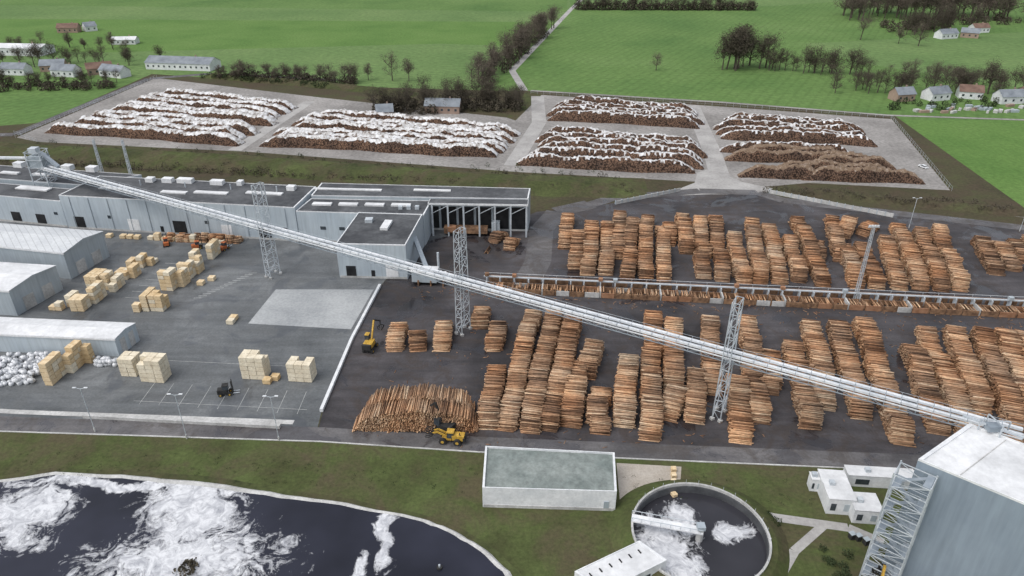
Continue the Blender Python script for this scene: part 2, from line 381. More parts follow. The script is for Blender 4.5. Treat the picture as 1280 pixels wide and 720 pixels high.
def group(fl,fr,bl,br,n,h=5.6,cover=1,fill=.8):
    fl,fr,bl,br=[np.array(q,float) for q in (fl,fr,bl,br)]
    for i in range(n):
        t=i/n; a=fl+(bl-fl)*t; b=fr+(br-fr)*t
        dep=np.linalg.norm(bl-fl)/n*fill
        stack_row(a+rng.uniform(-4,4,2)*[1,0],b+rng.uniform(-4,4,2)*[1,0],dep,h*rng.uniform(.85,1.1),cover)
group((-246.5,375),(-140.7,351.7),(-222,464),(-126.8,428),9,cover=2,h=4.6)
group((-127.4,351.7),(-9.6,332.8),(-112.7,413),(2.1,374),7,cover=2,h=4.8)
group((21.4,399),(101.6,383),(29.6,442),(108,415),5,h=5)
group((4.5,321),(86.7,310),(17,378),(95,353),6,h=5.2)
group((107,364),(183,350),(117,406),(186,386),5,h=4.8)
stack_row((102,341),(165,334),5,5,1)
stack_row((101,329),(168,321),5,5,0,'log_stack'); stack_row((110,335),(160,329),5,5.5,0,'log_stack')
for (a,b,h) in (((101,305),(139,301),5),((128,303),(180,296),5.5),((118,312),(172,306),5),((135,318),(176,313),5.5),((140,324),(172,318),5)):
    stack_row(a,b,5,h,0,'log_stack')

# ---------------------------------------------------------------- ground
g=B('ground'); g.add([(-4000,-500,0),(4000,-500,0),(4000,9000,0),(-4000,9000,0)],[(0,1,2,3)],'field'); g.finish()
flat('field',[(-700,545),(-203,505),(-125,470),(-20,470),(-3,531),(67,865),(90,1400),(-900,1400)],.02,'field2')
flat('field',[(-700,900),(60,835),(110,1500),(-900,1500)],.04,'field')
flat('field',[(-700,640),(-330,600),(-60,640),(15,625),(45,760),(-700,790)],.03,'field3')
flat('field',[(215,400),(420,400),(420,240),(236,243),(200,262)],.02,'field3')
flat('field',[(75,870),(300,880),(520,980),(520,1500),(100,1500)],.02,'field2')
flat('field',[(250,640),(700,760),(700,420),(330,480),(262,560)],.02,'field2')
flat('grass_verge',[(-320,375),(-262,395),(-255,520),(-115,482),(-10,470),(8,470),(128,440),(219,408),(205,255),(420,180),(420,60),(-300,60),(-320,255)],.03,'scrub')
flat('storage_yard',[(-258,366.8),(-246.5,507),(-120,452),(0,404),(12.7,460),(123.4,430),(214,402),(187,290),(130,299),(100,292),(84.2,300),(3.7,313),(-130.4,343),(-242.5,359)],.05,'gravel')
flat('grass_verge',[(-3,405),(2,399),(20,463),(9,468)],.06,'rough')
flat('lawn',[(-300,141),(-119.8,132),(-44.1,128.4),(-7.2,124.8),(88.8,118.7),(300,98),(300,40),(-300,40)],.06,'lawn')
flat('yard_pavement',[(-300,141),(-119.8,132),(-45.5,128.5),(-46.3,139.4),(-45.2,171.8),(-42.4,203.7),(-34,236),(6,262),(-120,290),(-300,300)],.07,'yard')
flat('log_yard_pavement',[(-45.3,128.5),(-7.2,124.8),(88.8,118.7),(300,100),(400,180),(300,215),(194.7,251),(183.8,254),(107,284),(78,288),(53.2,280.7),(30,270),(10,266),(6,262),(-34,236),(-42.2,203.7),(-45,171.8),(-46,139.4)],.08,'logyard')
strip('perimeter_road',[(-300,145.5),(-119.8,135),(-44.1,131),(-7.2,127.6),(88.8,121.7),(300,104)],5,.10,'road')
strip('yard_road',[(4,203),(9,222),(11,248),(18,266),(32,274)],9,.092,'road')
strip('kerb',[(-300,141.2),(-119.8,132.1),(-44.1,128.5),(-7.2,124.9),(88.8,118.8),(300,99)],.35,0,'conc',.2)
strip('access_road',[(30,272),(42,281),(80,289),(104,287),(112,278),(200,248)],6,.12,'road')
flat('junction_gravel',[(62,283),(80,299),(84,312),(92,318),(101,300),(112,292),(106,285),(84,285)],.11,'lane')
strip('storage_lane',[(92,300),(98,340),(108,432)],9,.07,'lane')
strip('storage_lane',[(-137,345),(-124,442)],7,.07,'lane')
strip('storage_lane',[(0,322),(15,395),(16,455)],8,.07,'lane')
strip('country_lane',[(8,470),(0,531),(28,668),(68,865),(120,1100)],5,.06,'lane')
strip('farm_track',[(12,470),(128,440),(216,410),(400,385)],3,.09,'gravel')
strip('access_road',[(-420,360),(-262,372),(-250,505),(-215,520),(-120,500)],6,.09,'road')
strip('footway',[(104,290),(190,265),(260,239)],2.4,.13,'lane')
flat('concrete_pad',[(-75.3,201.5),(-44.1,201.5),(-46.6,177.4),(-77.4,180.6)],.09,'pad')
strip('kerb_wall',[(-42.4,203.7),(-45.2,171.8),(-46.3,139.4)],.8,0,'white',.9)
strip('low_barrier_wall',[(-102.9,137.3),(-54.6,133.4)],.8,0,'conc',.9)
strip('concrete_gutter',[(-200,146),(-119.8,139.3),(-52,135.4)],1.6,.12,'conc')
flat('court_pavement',[(23.1,121.4),(37.2,120.2),(35,111.5),(31,109.5),(22.2,108)],.09,'paver')
strip('footpath',[(47,107.5),(53,105.5),(66.7,102.8),(72,99)],2.2,.09,'lane')
strip('footpath',[(62,103.4),(54,97),(50,92),(46,84)],1.8,.10,'lane')
b=B('yard_marking')
for i in range(9):
    x=-92+i*5; b.box((x,147-.1*(x+92),.085),(.12,9,.006),'line')
for i in range(14):
    b.box((-98+i*.9,196+i*1.3,.085),(2.6,.3,.006),'line',rot=.1)
b.box((-72,142,.085),(44,.12,.006),'line',rot=-.08); b.box((-75,160,.085),(40,.12,.006),'line',rot=-.08)
for i in range(7): b.box((-118+i*.4,196+i*4,.085),(6,.15,.006),'line',rot=-.1)
b.finish()

def berm(name,pts,w,h,mat):
    b=B(name); N=90; P=[Vector(p) for p in pts]
    tot=[(P[i+1]-P[i]).length for i in range(len(P)-1)]; L=sum(tot); prof=[-1,-.6,-.25,.25,.6,1]; hh=[0,.55,.95,1,.5,0]
    vs=[];fs=[]
    for i in range(N+1):
        s=L*i/N; k=0
        while k<len(tot)-1 and s>tot[k]: s-=tot[k];k+=1
        d=(P[k+1]-P[k]).normalized(); c=P[k]+d*s; n=Vector((-d.y,d.x)); e=min(1,min(i,N-i)/4)
        for q,z in zip(prof,hh): vs.append((c.x+n.x*q*w/2,c.y+n.y*q*w/2,z*h*e*random.uniform(.8,1.15)+(.035 if z==0 else .055)))
    for i in range(N):
        for j in range(5): o=i*6+j; fs.append((o,o+6,o+7,o+1))
    b.add(vs,fs,mat); return b.finish()
berm('grass_embankment',[(-310,352),(-240,342),(-130,325),(0,297),(58,292)],26,3.,'rough')
berm('grass_embankment',[(-215,515),(-115,480),(-60,458)],14,2.2,'rough')
berm('grass_embankment',[(112,291),(190,268),(212,262)],10,1.5,'scrub')

# ---------------------------------------------------------------- vegetation
def tree_arrays(h,w,ntw,seed,dense=1.):
    r=np.random.default_rng(seed); quads=[]
    def tube(a,b,ra,rb,n=4):
        a=np.array(a,float);b=np.array(b,float);d=b-a;d/=np.linalg.norm(d)+1e-9
        u=np.cross(d,[.3,.9,.1]);u/=np.linalg.norm(u);v=np.cross(d,u)
        A=[a+(u*math.cos(t)+v*math.sin(t))*ra for t in np.arange(n)*2*math.pi/n]
        C=[b+(u*math.cos(t)+v*math.sin(t))*rb for t in np.arange(n)*2*math.pi/n]
        for i in range(n): quads.append([A[i],A[(i+1)%n],C[(i+1)%n],C[i]])
    t0=h*.24; lean=r.normal(0,.03,2)*h
    top=np.array([lean[0],lean[1],h*.85]); tube((0,0,-.1),(lean[0]*.3,lean[1]*.3,t0),h*.024,h*.018,6); tube((lean[0]*.3,lean[1]*.3,t0),top,h*.018,h*.005,5)
    tips=[top]
    for i in range(13):
        z=h*r.uniform(.2,.75); a=i*2.4+r.normal(0,.3); ln=w*.5*r.uniform(.55,1.05)*(1.2-z/h*.85)
        st=np.array([lean[0]*z/h,lean[1]*z/h,z]); en=st+np.array([math.cos(a)*ln,math.sin(a)*ln,h*r.uniform(.1,.26)])
        tube(st,en,h*.010,h*.004)
        for k in range(5):
            q=st+(en-st)*r.uniform(.3,1); e=q+r.normal(0,1,3)*np.array([w*.12,w*.12,h*.07])+np.array([0,0,h*.07]); tube(q,e,h*.005,h*.002,3); tips.append(e)
    tips=np.array(tips)
    c=tips[r.integers(0,len(tips),ntw)]+r.normal(0,1,(ntw,3))*np.array([w*.08,w*.08,h*.055])
    dr=r.normal(0,1,(ntw,3));dr[:,2]=np.abs(dr[:,2])*.9; dr/=np.linalg.norm(dr,axis=1)[:,None]
    sd=np.cross(dr,r.normal(0,1,(ntw,3)));sd/=np.linalg.norm(sd,axis=1)[:,None]
    ln=r.uniform(.5,1.3,ntw)[:,None]*h*.075; wd=h*.005*dense
    return np.array(quads),np.stack([c-sd*wd,c+sd*wd,c+dr*ln],1)
TV=[tree_arrays(12,9.5,1000,s) for s in range(4)]+[tree_arrays(12,8,1300,9,1.5)]
def tree_group(name,items,mat='twig'):
    """items: (x,y,height) - one object made of many individually placed trees"""
    Qs=[];Ts=[]
    for x,y,h in items:
        Q,T=TV[rng.integers(0,5)]; a=rng.uniform(0,6.28); s=h/12
        Rm=np.array([[math.cos(a),-math.sin(a),0],[math.sin(a),math.cos(a),0],[0,0,1]])*s
        wf=np.array([1,1,1.0])*rng.uniform(.85,1.2)
        Qs.append((Q*wf)@Rm.T+np.array([x,y,0])); Ts.append((T*wf)@Rm.T+np.array([x,y,0]))
    Q=np.concatenate(Qs);T=np.concatenate(Ts); nq,nt=len(Q),len(T)
    V=np.concatenate([Q.reshape(-1,3),T.reshape(-1,3)])
    loc=(float(np.mean([i[0] for i in items])),float(np.mean([i[1] for i in items])),0)
    return numesh(name,V,[4]*nq+[3]*nt,np.arange(len(V)),['trunk',mat],[0]*nq+[1]*nt,None,loc)
def bush_group(name,items,mat='twig2',dens=150):
    Vs=[]
    for x,y,w,h in items:
        n=dens; c=rng.normal(0,1,(n,3)); c/=np.linalg.norm(c,axis=1)[:,None]; c*=rng.uniform(.3,1,(n,1))**.5
        lump=1+.3*np.sin(c[:,0]*5+x)*np.cos(c[:,1]*4+y)
        c=c*lump[:,None]*np.array([w/2,w/2,h*.55])+np.array([x,y,h*.45]); c[:,2]=np.maximum(c[:,2],.1)
        a=rng.normal(0,1,(n,3));a/=np.linalg.norm(a,axis=1)[:,None]; b=np.cross(a,rng.normal(0,1,(n,3)));b/=np.linalg.norm(b,axis=1)[:,None]
        s=w*.075*rng.uniform(.5,1.3,(n,1)); Vs.append(np.stack([c-a*s,c+b*s,c+a*s,c-b*s*.6],1).reshape(-1,3))
    V=np.concatenate(Vs); n=len(V)//4
    loc=(float(np.mean([i[0] for i in items])),float(np.mean([i[1] for i in items])),0)
    return numesh(name,V,[4]*n,np.arange(len(V)),[mat],None,None,loc)
U=rng.uniform
def along(a,b,n,jx,jy,h0,h1):
    return [(a[0]+(b[0]-a[0])*t+U(-jx,jx),a[1]+(b[1]-a[1])*t+U(-jy,jy),U(h0,h1)) for t in (np.arange(n)+U(0,1,n)*.7)/n]
def tob(it,w=1.2): return [(x,y,h*w,h) for x,y,h in it]
for x,y,h in ((-81.5,499,15),(-70,497,16),(104,532,13),(305,658,19),(341,628,18),(-98,500,10),(330,640,14)):
    tree_group('bare_tree',[(x,y,h)])
tree_group('tree_line',along((-78,425),(5,432),34,4,12,9,16),'twig2')
tree_group('tree_line',along((-25,475),(34,720),48,7,8,12,19))
tree_group('tree_line',along((-203,508),(-100,492),30,5,5,7,12))
tree_group('tree_line',along((157,535),(182,545),14,8,8,20,28),'twig2')
tree_group('tree_line',along((182,535),(249,514),26,5,6,9,18),'twig2')
tree_group('tree_line',along((345,800),(520,790),70,20,35,20,32))
tree_group('tree_line',along((350,690),(440,725),22,14,12,12,20),'twig2')
tree_group('tree_line',along((70,852),(270,848),60,3,5,9,13),'twig2')
tree_group('village_trees',along((215,470),(325,466),40,12,14,9,16),'twig2')
tree_group('village_trees',along((-400,478),(-262,488),34,8,6,6,10),'twig2')
tree_group('village_trees',along((-400,550),(-270,556),24,8,10,9,14),'twig2')
tree_group('village_trees',along((-420,620),(-300,610),14,8,10,8,12))
tree_group('tree_line',along((270,515),(330,480),14,6,8,8,13))
bush_group('hedge',tob(along((-78,420),(5,425),60,4,10,4,7)))
bush_group('hedge',tob(along((70,850),(270,846),70,1,3,6,9)))
bush_group('hedge',tob(along((-205,508),(-105,490),60,3,4,3,6)))
bush_group('hedge',tob(along((-400,470),(-262,480),80,3,10,3,6)))
bush_group('hedge',tob(along((-20,480),(30,700),40,6,5,4,7)))
bush_group('hedge',tob(along((350,710),(500,770),50,10,20,5,9)))
bush_group('hedge',tob(along((220,425),(330,440),40,5,10,2.5,4)),'leaf')
bush_group('hedge',tob(along((-215,512),(-120,480),40,3,4,2.5,4)),'leaf')
bush_group('embankment_bushes',tob(along((-300,348),(55,293),170,3,12,1.2,3.2)),'twig2',70)
bush_group('embankment_bushes',tob(along((-240,352),(40,305),90,3,8,1,2.4)),'leaf',60)
bush_group('embankment_hedge',tob(along((-240,326),(50,287),110,2,2.5,1.6,3.2)),'twig2',70)
bush_group('embankment_bushes',tob(along((110,290),(215,262),70,3,4,1.5,3.4)),'twig2',80)
bush_group('shrub',tob(along((52,104),(64,94),5,3,3,1.2,2)),'leaf')
bush_group('shrub',tob(along((58,96),(62,88),6,2,3,1.2,2.2)),'leaf')
bush_group('grass_tufts',tob(along((-110,122),(60,112),220,5,4,.25,.6),2.2),'leaf',16)

# ---------------------------------------------------------------- buildings
def quadc(q): return (sum(p[0] for p in q)/4,sum(p[1] for p in q)/4)
def inset(q,d):
    c=quadc(q); o=[]
    for x,y in q:
        v=Vector((c[0]-x,c[1]-y)); v=v.normalized()*d*1.4; o.append((x+v.x,y+v.y))
    return o
def hall(name,q,h,wall='wall',roof='roofdark',trim='white',par=.35,openings=(),wins=True):
    b=B(name); b.prism(q,0,h,wall,'walls',topmat=None)
    inn=inset(q,.35)
    for i in range(4):
        j=(i+1)%4; b.prism([q[i],q[j],inn[j],inn[i]],h+.002,h+par,trim,'parapet')
    b.add([(x,y,h+.12) for x,y in inn],[(0,1,2,3)],roof,'roof')
    a=Vector(q[0]);e=Vector(q[1]); d=(e-a);L=d.length;d/=L; ang=math.atan2(d.y,d.x); n=Vector((d.y,-d.x))
    for (s,w,z0,z1,m) in openings:
        c=a+d*s*L+n*.04; b.box((c.x,c.y,(z0+z1)/2),(w,.16,z1-z0),m,'opening_'+m,rot=ang)
    c=a+d*L/2+n*.05; b.box((c.x,c.y,.4),(L-.4,.1,.8),'conc','plinth',rot=ang)
    return b
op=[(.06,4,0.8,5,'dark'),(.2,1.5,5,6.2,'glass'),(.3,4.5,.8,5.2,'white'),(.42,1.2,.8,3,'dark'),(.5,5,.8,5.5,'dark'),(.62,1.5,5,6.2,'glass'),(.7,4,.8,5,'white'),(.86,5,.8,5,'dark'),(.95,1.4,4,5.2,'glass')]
b=hall('sawmill_hall',[(-167.5,250),(-77.2,238),(-74.5,259),(-163,271)],13,openings=op)
for x,y,w,d_ in ((-112,252.5,13,2.2),(-92,252,14,2.2),(-126,253,10,2.2),(-150,257,12,2.2)): b.box((x,y,13.3),(w,d_,.5),'roofwhite','skylights',rot=-.13)
for x,y,w in ((-140,265,3),(-133,264.5,4),(-126,264,6),(-113,262,5),(-104,261.5,2),(-83,256,3)): b.box((x,y,13.9),(w,2.5,1.7),'white','rooftop_units',rot=-.13)
for k in range(5): b.beam((-160+k*18,263-k*2.2,13.1),(-160+k*18,263-k*2.2,15.2),.5,'steel','roof_vents',n=8)
for k in range(12): # downpipes on the yard facade
    p=Vector((-167.5,250)).lerp(Vector((-77.2,238)),(k+.5)/12); b.beam((p.x,p.y-.15,.8),(p.x,p.y-.15,12.8),.18,'wall2','downpipes')
b.finish()
b=hall('planing_hall',[(-74.3,250.4),(6,247),(7,257.5),(-73.5,263.5)],12.8,'wall2')
for x,w in ((-62,26),(-30,14)): b.box((x,256.5-.03*(x+62),13.1),(w,1.6,.4),'roofwhite','skylights',rot=-.07)
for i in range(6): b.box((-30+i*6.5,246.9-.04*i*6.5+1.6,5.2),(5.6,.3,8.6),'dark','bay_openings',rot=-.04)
b.finish()
b=hall('sorting_hall',[(-77,238.2),(-31,234.4),(-29.6,248),(-74.5,250.2)],11.6,openings=[(.2,2,5,6.2,'glass'),(.35,2,5,6.2,'glass'),(.9,5,.8,5,'dark')])
for i in range(4): b.box((-69+i*9.6,244.6-.35*i,12),(7,2.2,.6),'roofwhite','skylights',rot=-.07)
for i in range(3): b.box((-40+i*3,240.5,12.3),(1.4,1.4,1.2),'steel','rooftop_units')
b.finish()
b=hall('boiler_house',[(-56.6,209.8),(-34.1,208.6),(-31.4,234.2),(-54.2,236)],12,openings=[(.18,3.2,.8,4.4,'dark'),(.5,1.2,.8,3,'dark'),(.78,4,.8,5,'white')])
b.box((-42.5,224,12.6),(2.6,7,.9),'roofwhite','skylights',rot=-.1); b.box((-49,228,12.7),(2.5,2.5,1.2),'steel','rooftop_units')
b.finish()
b=B('intake_shed')
b.prism([(-30.4,242.8),(5.8,241.4),(6,246.4),(-30,247)],12.3,13.,'white','fascia'); b.add([(-30.2,243,13.06),(5.6,241.6,13.06),(5.8,246.2,13.06),(-29.8,246.8,13.06)],[(0,1,2,3)],'roofdark','roof')
for i in range(7):
    x=-29+i*5.7; b.box((x,243-.04*i*5.7,6.1),(.6,.6,12.2),'steel','columns')
    b.beam((x,243,11.9),(x,247,11.9),.4,'steel','columns')
for i in range(6):
    x=-29+i*5.7; b.beam((x,243-.04*i*5.7,9),(x+5.7,242.8-.04*i*5.7,12),.2,'steel','braces')
b.box((-17,244,2.2),(16,3,2.2),'rust','infeed_machine',rot=-.04); b.box((-6,244,3),(3,3,4.5),'wall2','cabin'); b.box((-22,243,3),(3,2.5,1.8),'rust2','machine_guard')
b.finish()
b=hall('timber_shed',[(-240,266),(-168,250.6),(-165.5,262),(-238,277)],10.5,'wall',openings=[(.7,4,.8,4.5,'dark'),(.85,4,.8,4.5,'dark'),(.95,1.5,5,6,'glass')])
b.box((-185,263,11),(14,3,.5),'roofwhite','skylights',rot=-.2);b.finish()
b=hall('kiln_building',[(-260,284),(-166,266),(-150,278),(-256,297)],11,'wall2')
for i in range(5): b.box((-232+i*14,284-2.2*i,11.5),(8,2,.6),'roofwhite','skylights',rot=-.19)
for i in range(4): b.box((-205+i*11,288-1.8*i,12.2),(4,3,2),'white','rooftop_units',rot=-.19)
b.finish()

def warehouse(name,q,h,rise,roof='roofrib',wall='wall2'):
    b=B(name); v=[Vector((x,y)) for x,y in q]
    b.prism(q,0,h,wall,'walls')
    ml=(v[0]+v[3])/2; mr=(v[1]+v[2])/2
    e=lambda p,c,k:(p.x+(p.x-c.x)*k,p.y+(p.y-c.y)*k)
    c=(ml+mr)/2; P=[e(p,c,.012) for p in v]; Rl=e(ml,c,.012); Rr=e(mr,c,.012)
    vs=[(*P[0],h+.05),(*P[1],h+.05),(*Rr,h+rise),(*Rl,h+rise),(*P[2],h+.05),(*P[3],h+.05)]
    b.add(vs,[(0,1,2,3),(3,2,4,5)],roof,'roof'); b.add(vs,[(1,4,2),(0,3,5)],wall,'gables')
    d=(v[1]-v[0]);L=d.length;d/=L;ang=math.atan2(d.y,d.x)
    b.box(((q[0][0]+q[1][0])/2+d.y*.1,(q[0][1]+q[1][1])/2-d.x*.1,h-.25),(L+.6,.25,.5),'white','gutter',rot=ang)
    d2=(v[2]-v[1]);L2=d2.length;a2=math.atan2(d2.y,d2.x);d2/=L2
    for t in(.3,.7):
        p=v[1]+d2*L2*t; b.box((p.x+d2.y*.06,p.y-d2.x*.06,2.4),(L2*.22,.14,4.4),'conc','gates',rot=a2)
    return b.finish()
warehouse('warehouse',[(-205,221.5),(-144.2,208.5),(-140,225.5),(-200,236)],9.6,1.3)
warehouse('warehouse',[(-190,190.5),(-147.6,185),(-143,201.5),(-186,207)],8.6,1.0,'roofwhite')
warehouse('warehouse',[(-150,166.5),(-106.8,163.3),(-105,171.5),(-148,175)],5.8,.7,'roofwhite','wall')

b=hall('pump_house',[(-6,108.4),(21,107.3),(22,118.8),(-5.8,120.9)],4.8,'white','roofgrey','white',.6,openings=[(.93,1,.8,2.6,'wall2')])
b.finish()
b=hall('pump_shed',[(15.7,84.5),(28.2,91.5),(23.9,96),(11.2,89)],3.8,'white','roofwhite','white',.25,openings=[(.3,1.2,.8,2.6,'glass'),(.7,1.2,.8,2.6,'glass')])
for i in range(6): b.box((14+i*1.9,88.2+i*1.05,4.02),(.25,.9,.12),'dark','roof_slots',rot=.5)
b.finish()

A0=Vector((67.7,91.8));Bk=Vector((81.4,101.1));fd=Vector((.755,-.656))
q=[(A0.x,A0.y),(A0.x+fd.x*46,A0.y+fd.y*46),(Bk.x+fd.x*46,Bk.y+fd.y*46),(Bk.x,Bk.y)]
b=B('pellet_silo_building'); b.prism(q,0,27.4,'silowall','walls')
inn=inset(q,.5)
for i in range(4):
    j=(i+1)%4; b.prism([q[i],q[j],inn[j],inn[i]],27.402,27.8,'white','parapet')
b.add([(x,y,27.55) for x,y in inn],[(0,1,2,3)],'roofwhite','roof')
for k in range(4):
    p=A0+fd*(6+k*9)+Vector((6.8,4.6)); b.beam((p.x-6.3,p.y-4.3,27.62),(p.x+6.3,p.y+4.3,27.62),.12,'conc','roof_seams')
b.finish()
b=B('roof_head_frame')
for x,y in ((82,99.5),(84.5,97.4),(84,100.8),(86.5,98.6)): b.beam((x,y,27.5),(x,y,30),.2,'steel')
b.beam((82,99.5,30),(86.5,98.6,30),.18,'steel');b.beam((84.5,97.4,30),(84,100.8,30),.18,'steel');b.box((84.2,99,28.6),(2.4,1.6,1.1),'convgrey');b.beam((80,101.5,29.2),(88,96.5,28.3),.4,'steel')
b.box((89,94,28.2),(1.6,1.4,1),'steel'); b.finish()
b=B('stair_tower'); c=Vector((66.6,89.3)); d1=Vector((.755,-.656));d2=Vector((.656,.755)); tz=2.62
cor=[c+d1*a+d2*e for a,e in((-3,-2),(2.6,-2),(2.6,1.9),(-3,1.9))]
for p in cor: b.beam((p.x,p.y,0),(p.x,p.y,26.6),.2,'steel','legs')
for k in range(10):
    z=k*tz
    for i in range(4):
        p,r=cor[i],cor[(i+1)%4]
        b.beam((p.x,p.y,z+tz),(r.x,r.y,z+tz),.13,'steel','rails')
        b.beam((p.x,p.y,z+1.3),(r.x,r.y,z+1.3),.06,'steel','rails')
        a_,b_=(p,r) if k%2 else (r,p); b.beam((a_.x,a_.y,z),(b_.x,b_.y,z+tz),.10,'steel','braces')
    m=c+d1*(1.9 if k%2 else -2.3); b.box((m.x,m.y,z+tz),(1.1,3.4,.07),'convgrey','landings',rot=-.715)
    s0=c-d1*2;s1=c+d1*1.8
    if not k%2: s0,s1=s1,s0
    o=d2*(.9 if k%2 else -.9); b.beam((s0.x+o.x,s0.y+o.y,z),(s1.x+o.x,s1.y+o.y,z+tz),.9,'convgrey','flights',h=.12)
b.finish()

def container(name,c,d,rot,m='white'):
    b=B(name); b.box((c[0],c[1],d[2]/2+.1),d,m,'body',rot=rot)
    b.box((c[0],c[1],d[2]+.17),(d[0]+.2,d[1]+.2,.12),'roofwhite','roof',rot=rot)
    ca,sa=math.cos(rot),math.sin(rot)
    for t in(-.28,.22):
        x=d[0]*t;y=-d[1]/2-.03; b.box((c[0]+x*ca-y*sa,c[1]+x*sa+y*ca,d[2]*.5),(d[0]*.2,.08,d[2]*.45),'glass' if t<0 else 'wall2','openings',rot=rot)
    b.box((c[0]-d[0]*.2*ca,c[1]-d[0]*.2*sa,d[2]+.6),(1,1,.8),'steel','roof_unit',rot=rot)
    b.finish()
container('site_container',(66.6,110.5),(5.2,8.5,4),-.1)
container('site_container',(70.8,106.3),(5.4,5,3.4),-.1)
container('site_container',(78,115.2),(14,3,3),-.09)
container('site_container',(63.8,113.8),(2.2,2.2,3.2),-.1)
for x,y in ((66.2,100.2),(67.3,99.8),(68.4,98.8)):
    b=B('waste_bin'); b.box((x,y,.7),(1,.9,1.2),'rubber','body',rot=.3); b.box((x,y,1.36),(1.1,1,.14),'wall2','lid',rot=.3); b.beam((x-.4,y-.45,.15),(x+.4,y-.45,.15),.2,'rubber','wheels'); b.finish()
for i in range(5):
    b=B('pallet_stack'); y=119-i*1.9; x=35.2-i*.35
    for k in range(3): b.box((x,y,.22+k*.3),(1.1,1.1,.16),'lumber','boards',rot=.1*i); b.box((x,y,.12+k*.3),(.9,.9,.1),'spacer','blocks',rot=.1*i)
    b.finish()

# ---------------------------------------------------------------- round tank
cx,cy,Rt=36.3,99.6,13.2
def annulus(b,r0,r1,z0,z1,mat,part,n=64):
    vs=[];fs=[]
    for i in range(n):
        a=2*math.pi*i/n
        for r,z in ((r0,z0),(r0,z1),(r1,z1),(r1,z0)): vs.append((cx+r*math.cos(a),cy+r*math.sin(a),z))
    for i in range(n):
        j=(i+1)%n
        for k in range(4): fs.append((i*4+k,j*4+k,j*4+(k+1)%4,i*4+(k+1)%4))
    b.add(vs,fs,mat,part)
b=B('clarifier_tank'); annulus(b,Rt-.4,Rt,.0,2.6,'conc','wall'); 
n=64;b.add([(cx+(Rt-.41)*math.cos(2*math.pi*i/n),cy+(Rt-.41)*math.sin(2*math.pi*i/n),.25) for i in range(n)],[tuple(range(n))],'tankw','water')
annulus(b,Rt-.6,Rt-.402,.1,2.0,'roofdark','inner_lining')
br=Vector((-12.8,3.2,0)); 
b.beam((cx+br.x,cy+br.y,2.8),(cx+.5,cy-.2,2.8),1.9,'white','walkway',h=.3)
for sgn in(-1,1):
    o=Vector((.235,.97,0))*sgn*.95
    b.beam((cx+br.x+o.x,cy+br.y+o.y,3.8),(cx+.5+o.x,cy-.2+o.y,3.8),.1,'steel','handrail')
    for k in range(8):
        t=k/7; p=Vector((cx,cy,0))+br*(1-t)+o; b.beam((p.x,p.y,2.8),(p.x,p.y,3.8),.08,'steel','handrail')
b.beam((cx,cy,0.2),(cx,cy,3.4),1.4,'conc','centre_pier',n=12); b.box((cx,cy,3.8),(1.5,1.5,.9),'wall2','drive_unit')
for i in range(0,64,2):
    a=2*math.pi*i/64; b.beam((cx+13.*math.cos(a),cy+13.*math.sin(a),2.6),(cx+13.*math.cos(a),cy+13.*math.sin(a),3.5),.06,'steel','rim_railing')
b.finish()
b=B('tank_mound'); vs=[];fs=[]
for i in range(n):
    a=2*math.pi*i/n; w=Rt+4+.5*math.sin(3*a)
    vs+= [(cx+(Rt+.002)*math.cos(a),cy+(Rt+.002)*math.sin(a),2.2),(cx+(Rt+1.2)*math.cos(a),cy+(Rt+1.2)*math.sin(a),2.0),(cx+w*math.cos(a),cy+w*math.sin(a),.065)]
for i in range(n):
    j=(i+1)%n; fs+=[(i*3,j*3,j*3+1,i*3+1),(i*3+1,j*3+1,j*3+2,i*3+2)]
b.add(vs,fs,'lawn'); b.finish(True)

# ---------------------------------------------------------------- pond
edge0=[(-170,119),(-130,117),(-109.2,115.5),(-98.7,117.7),(-87,117),(-75.2,115.5),(-61,113.6),(-48.3,111),(-35,108.8),(-22.7,106),(-16,103.6),(-11,100.8),(-6,97),(-1.5,92.2),(1,86),(0,78),(-10,68),(-60,60),(-170,60)]
edge=[]
for i in range(len(edge0)):
    a_,b_=edge0[i],edge0[(i+1)%len(edge0)]
    for k in range(4):
        t=k/4; j=.22 if 1<i<15 else 0
        edge.append((a_[0]+(b_[0]-a_[0])*t,a_[1]+(b_[1]-a_[1])*t+random.uniform(-j,j)))
c0=(-70,88)
def grow(p,d):
    v=Vector((p[0]-c0[0],p[1]-c0[1])); l=v.length; return (p[0]+v.x/l*d,p[1]+v.y/l*d)
flat('pond_bank',[grow(p,2.8) for p in edge],.075,'rough')
b=B('pond_liner'); vs=[(*grow(p,.6),.32) for p in edge]+[(*grow(p,-.4),.08) for p in edge]+[(*grow(p,1.1),.08) for p in edge]; n=len(edge)
b.add(vs,[(i,(i+1)%n,n+(i+1)%n,n+i) for i in range(n)]+[(i,(i+1)%n,2*n+(i+1)%n,2*n+i) for i in range(n)],'conc'); b.finish()
flat('pond_water',edge,.12,'pond')
b=B('floating_aerator'); b.beam((-13.5,93,.1),(-13.5,93,.5),1.1,'rubber','float',n=10); b.beam((-13.5,93,.5),(-13.5,93,1.0),.4,'steel','motor',n=8); b.finish()
bush_group('reed_clump',[(-60.5,93,4,.9)],'twig2',250)

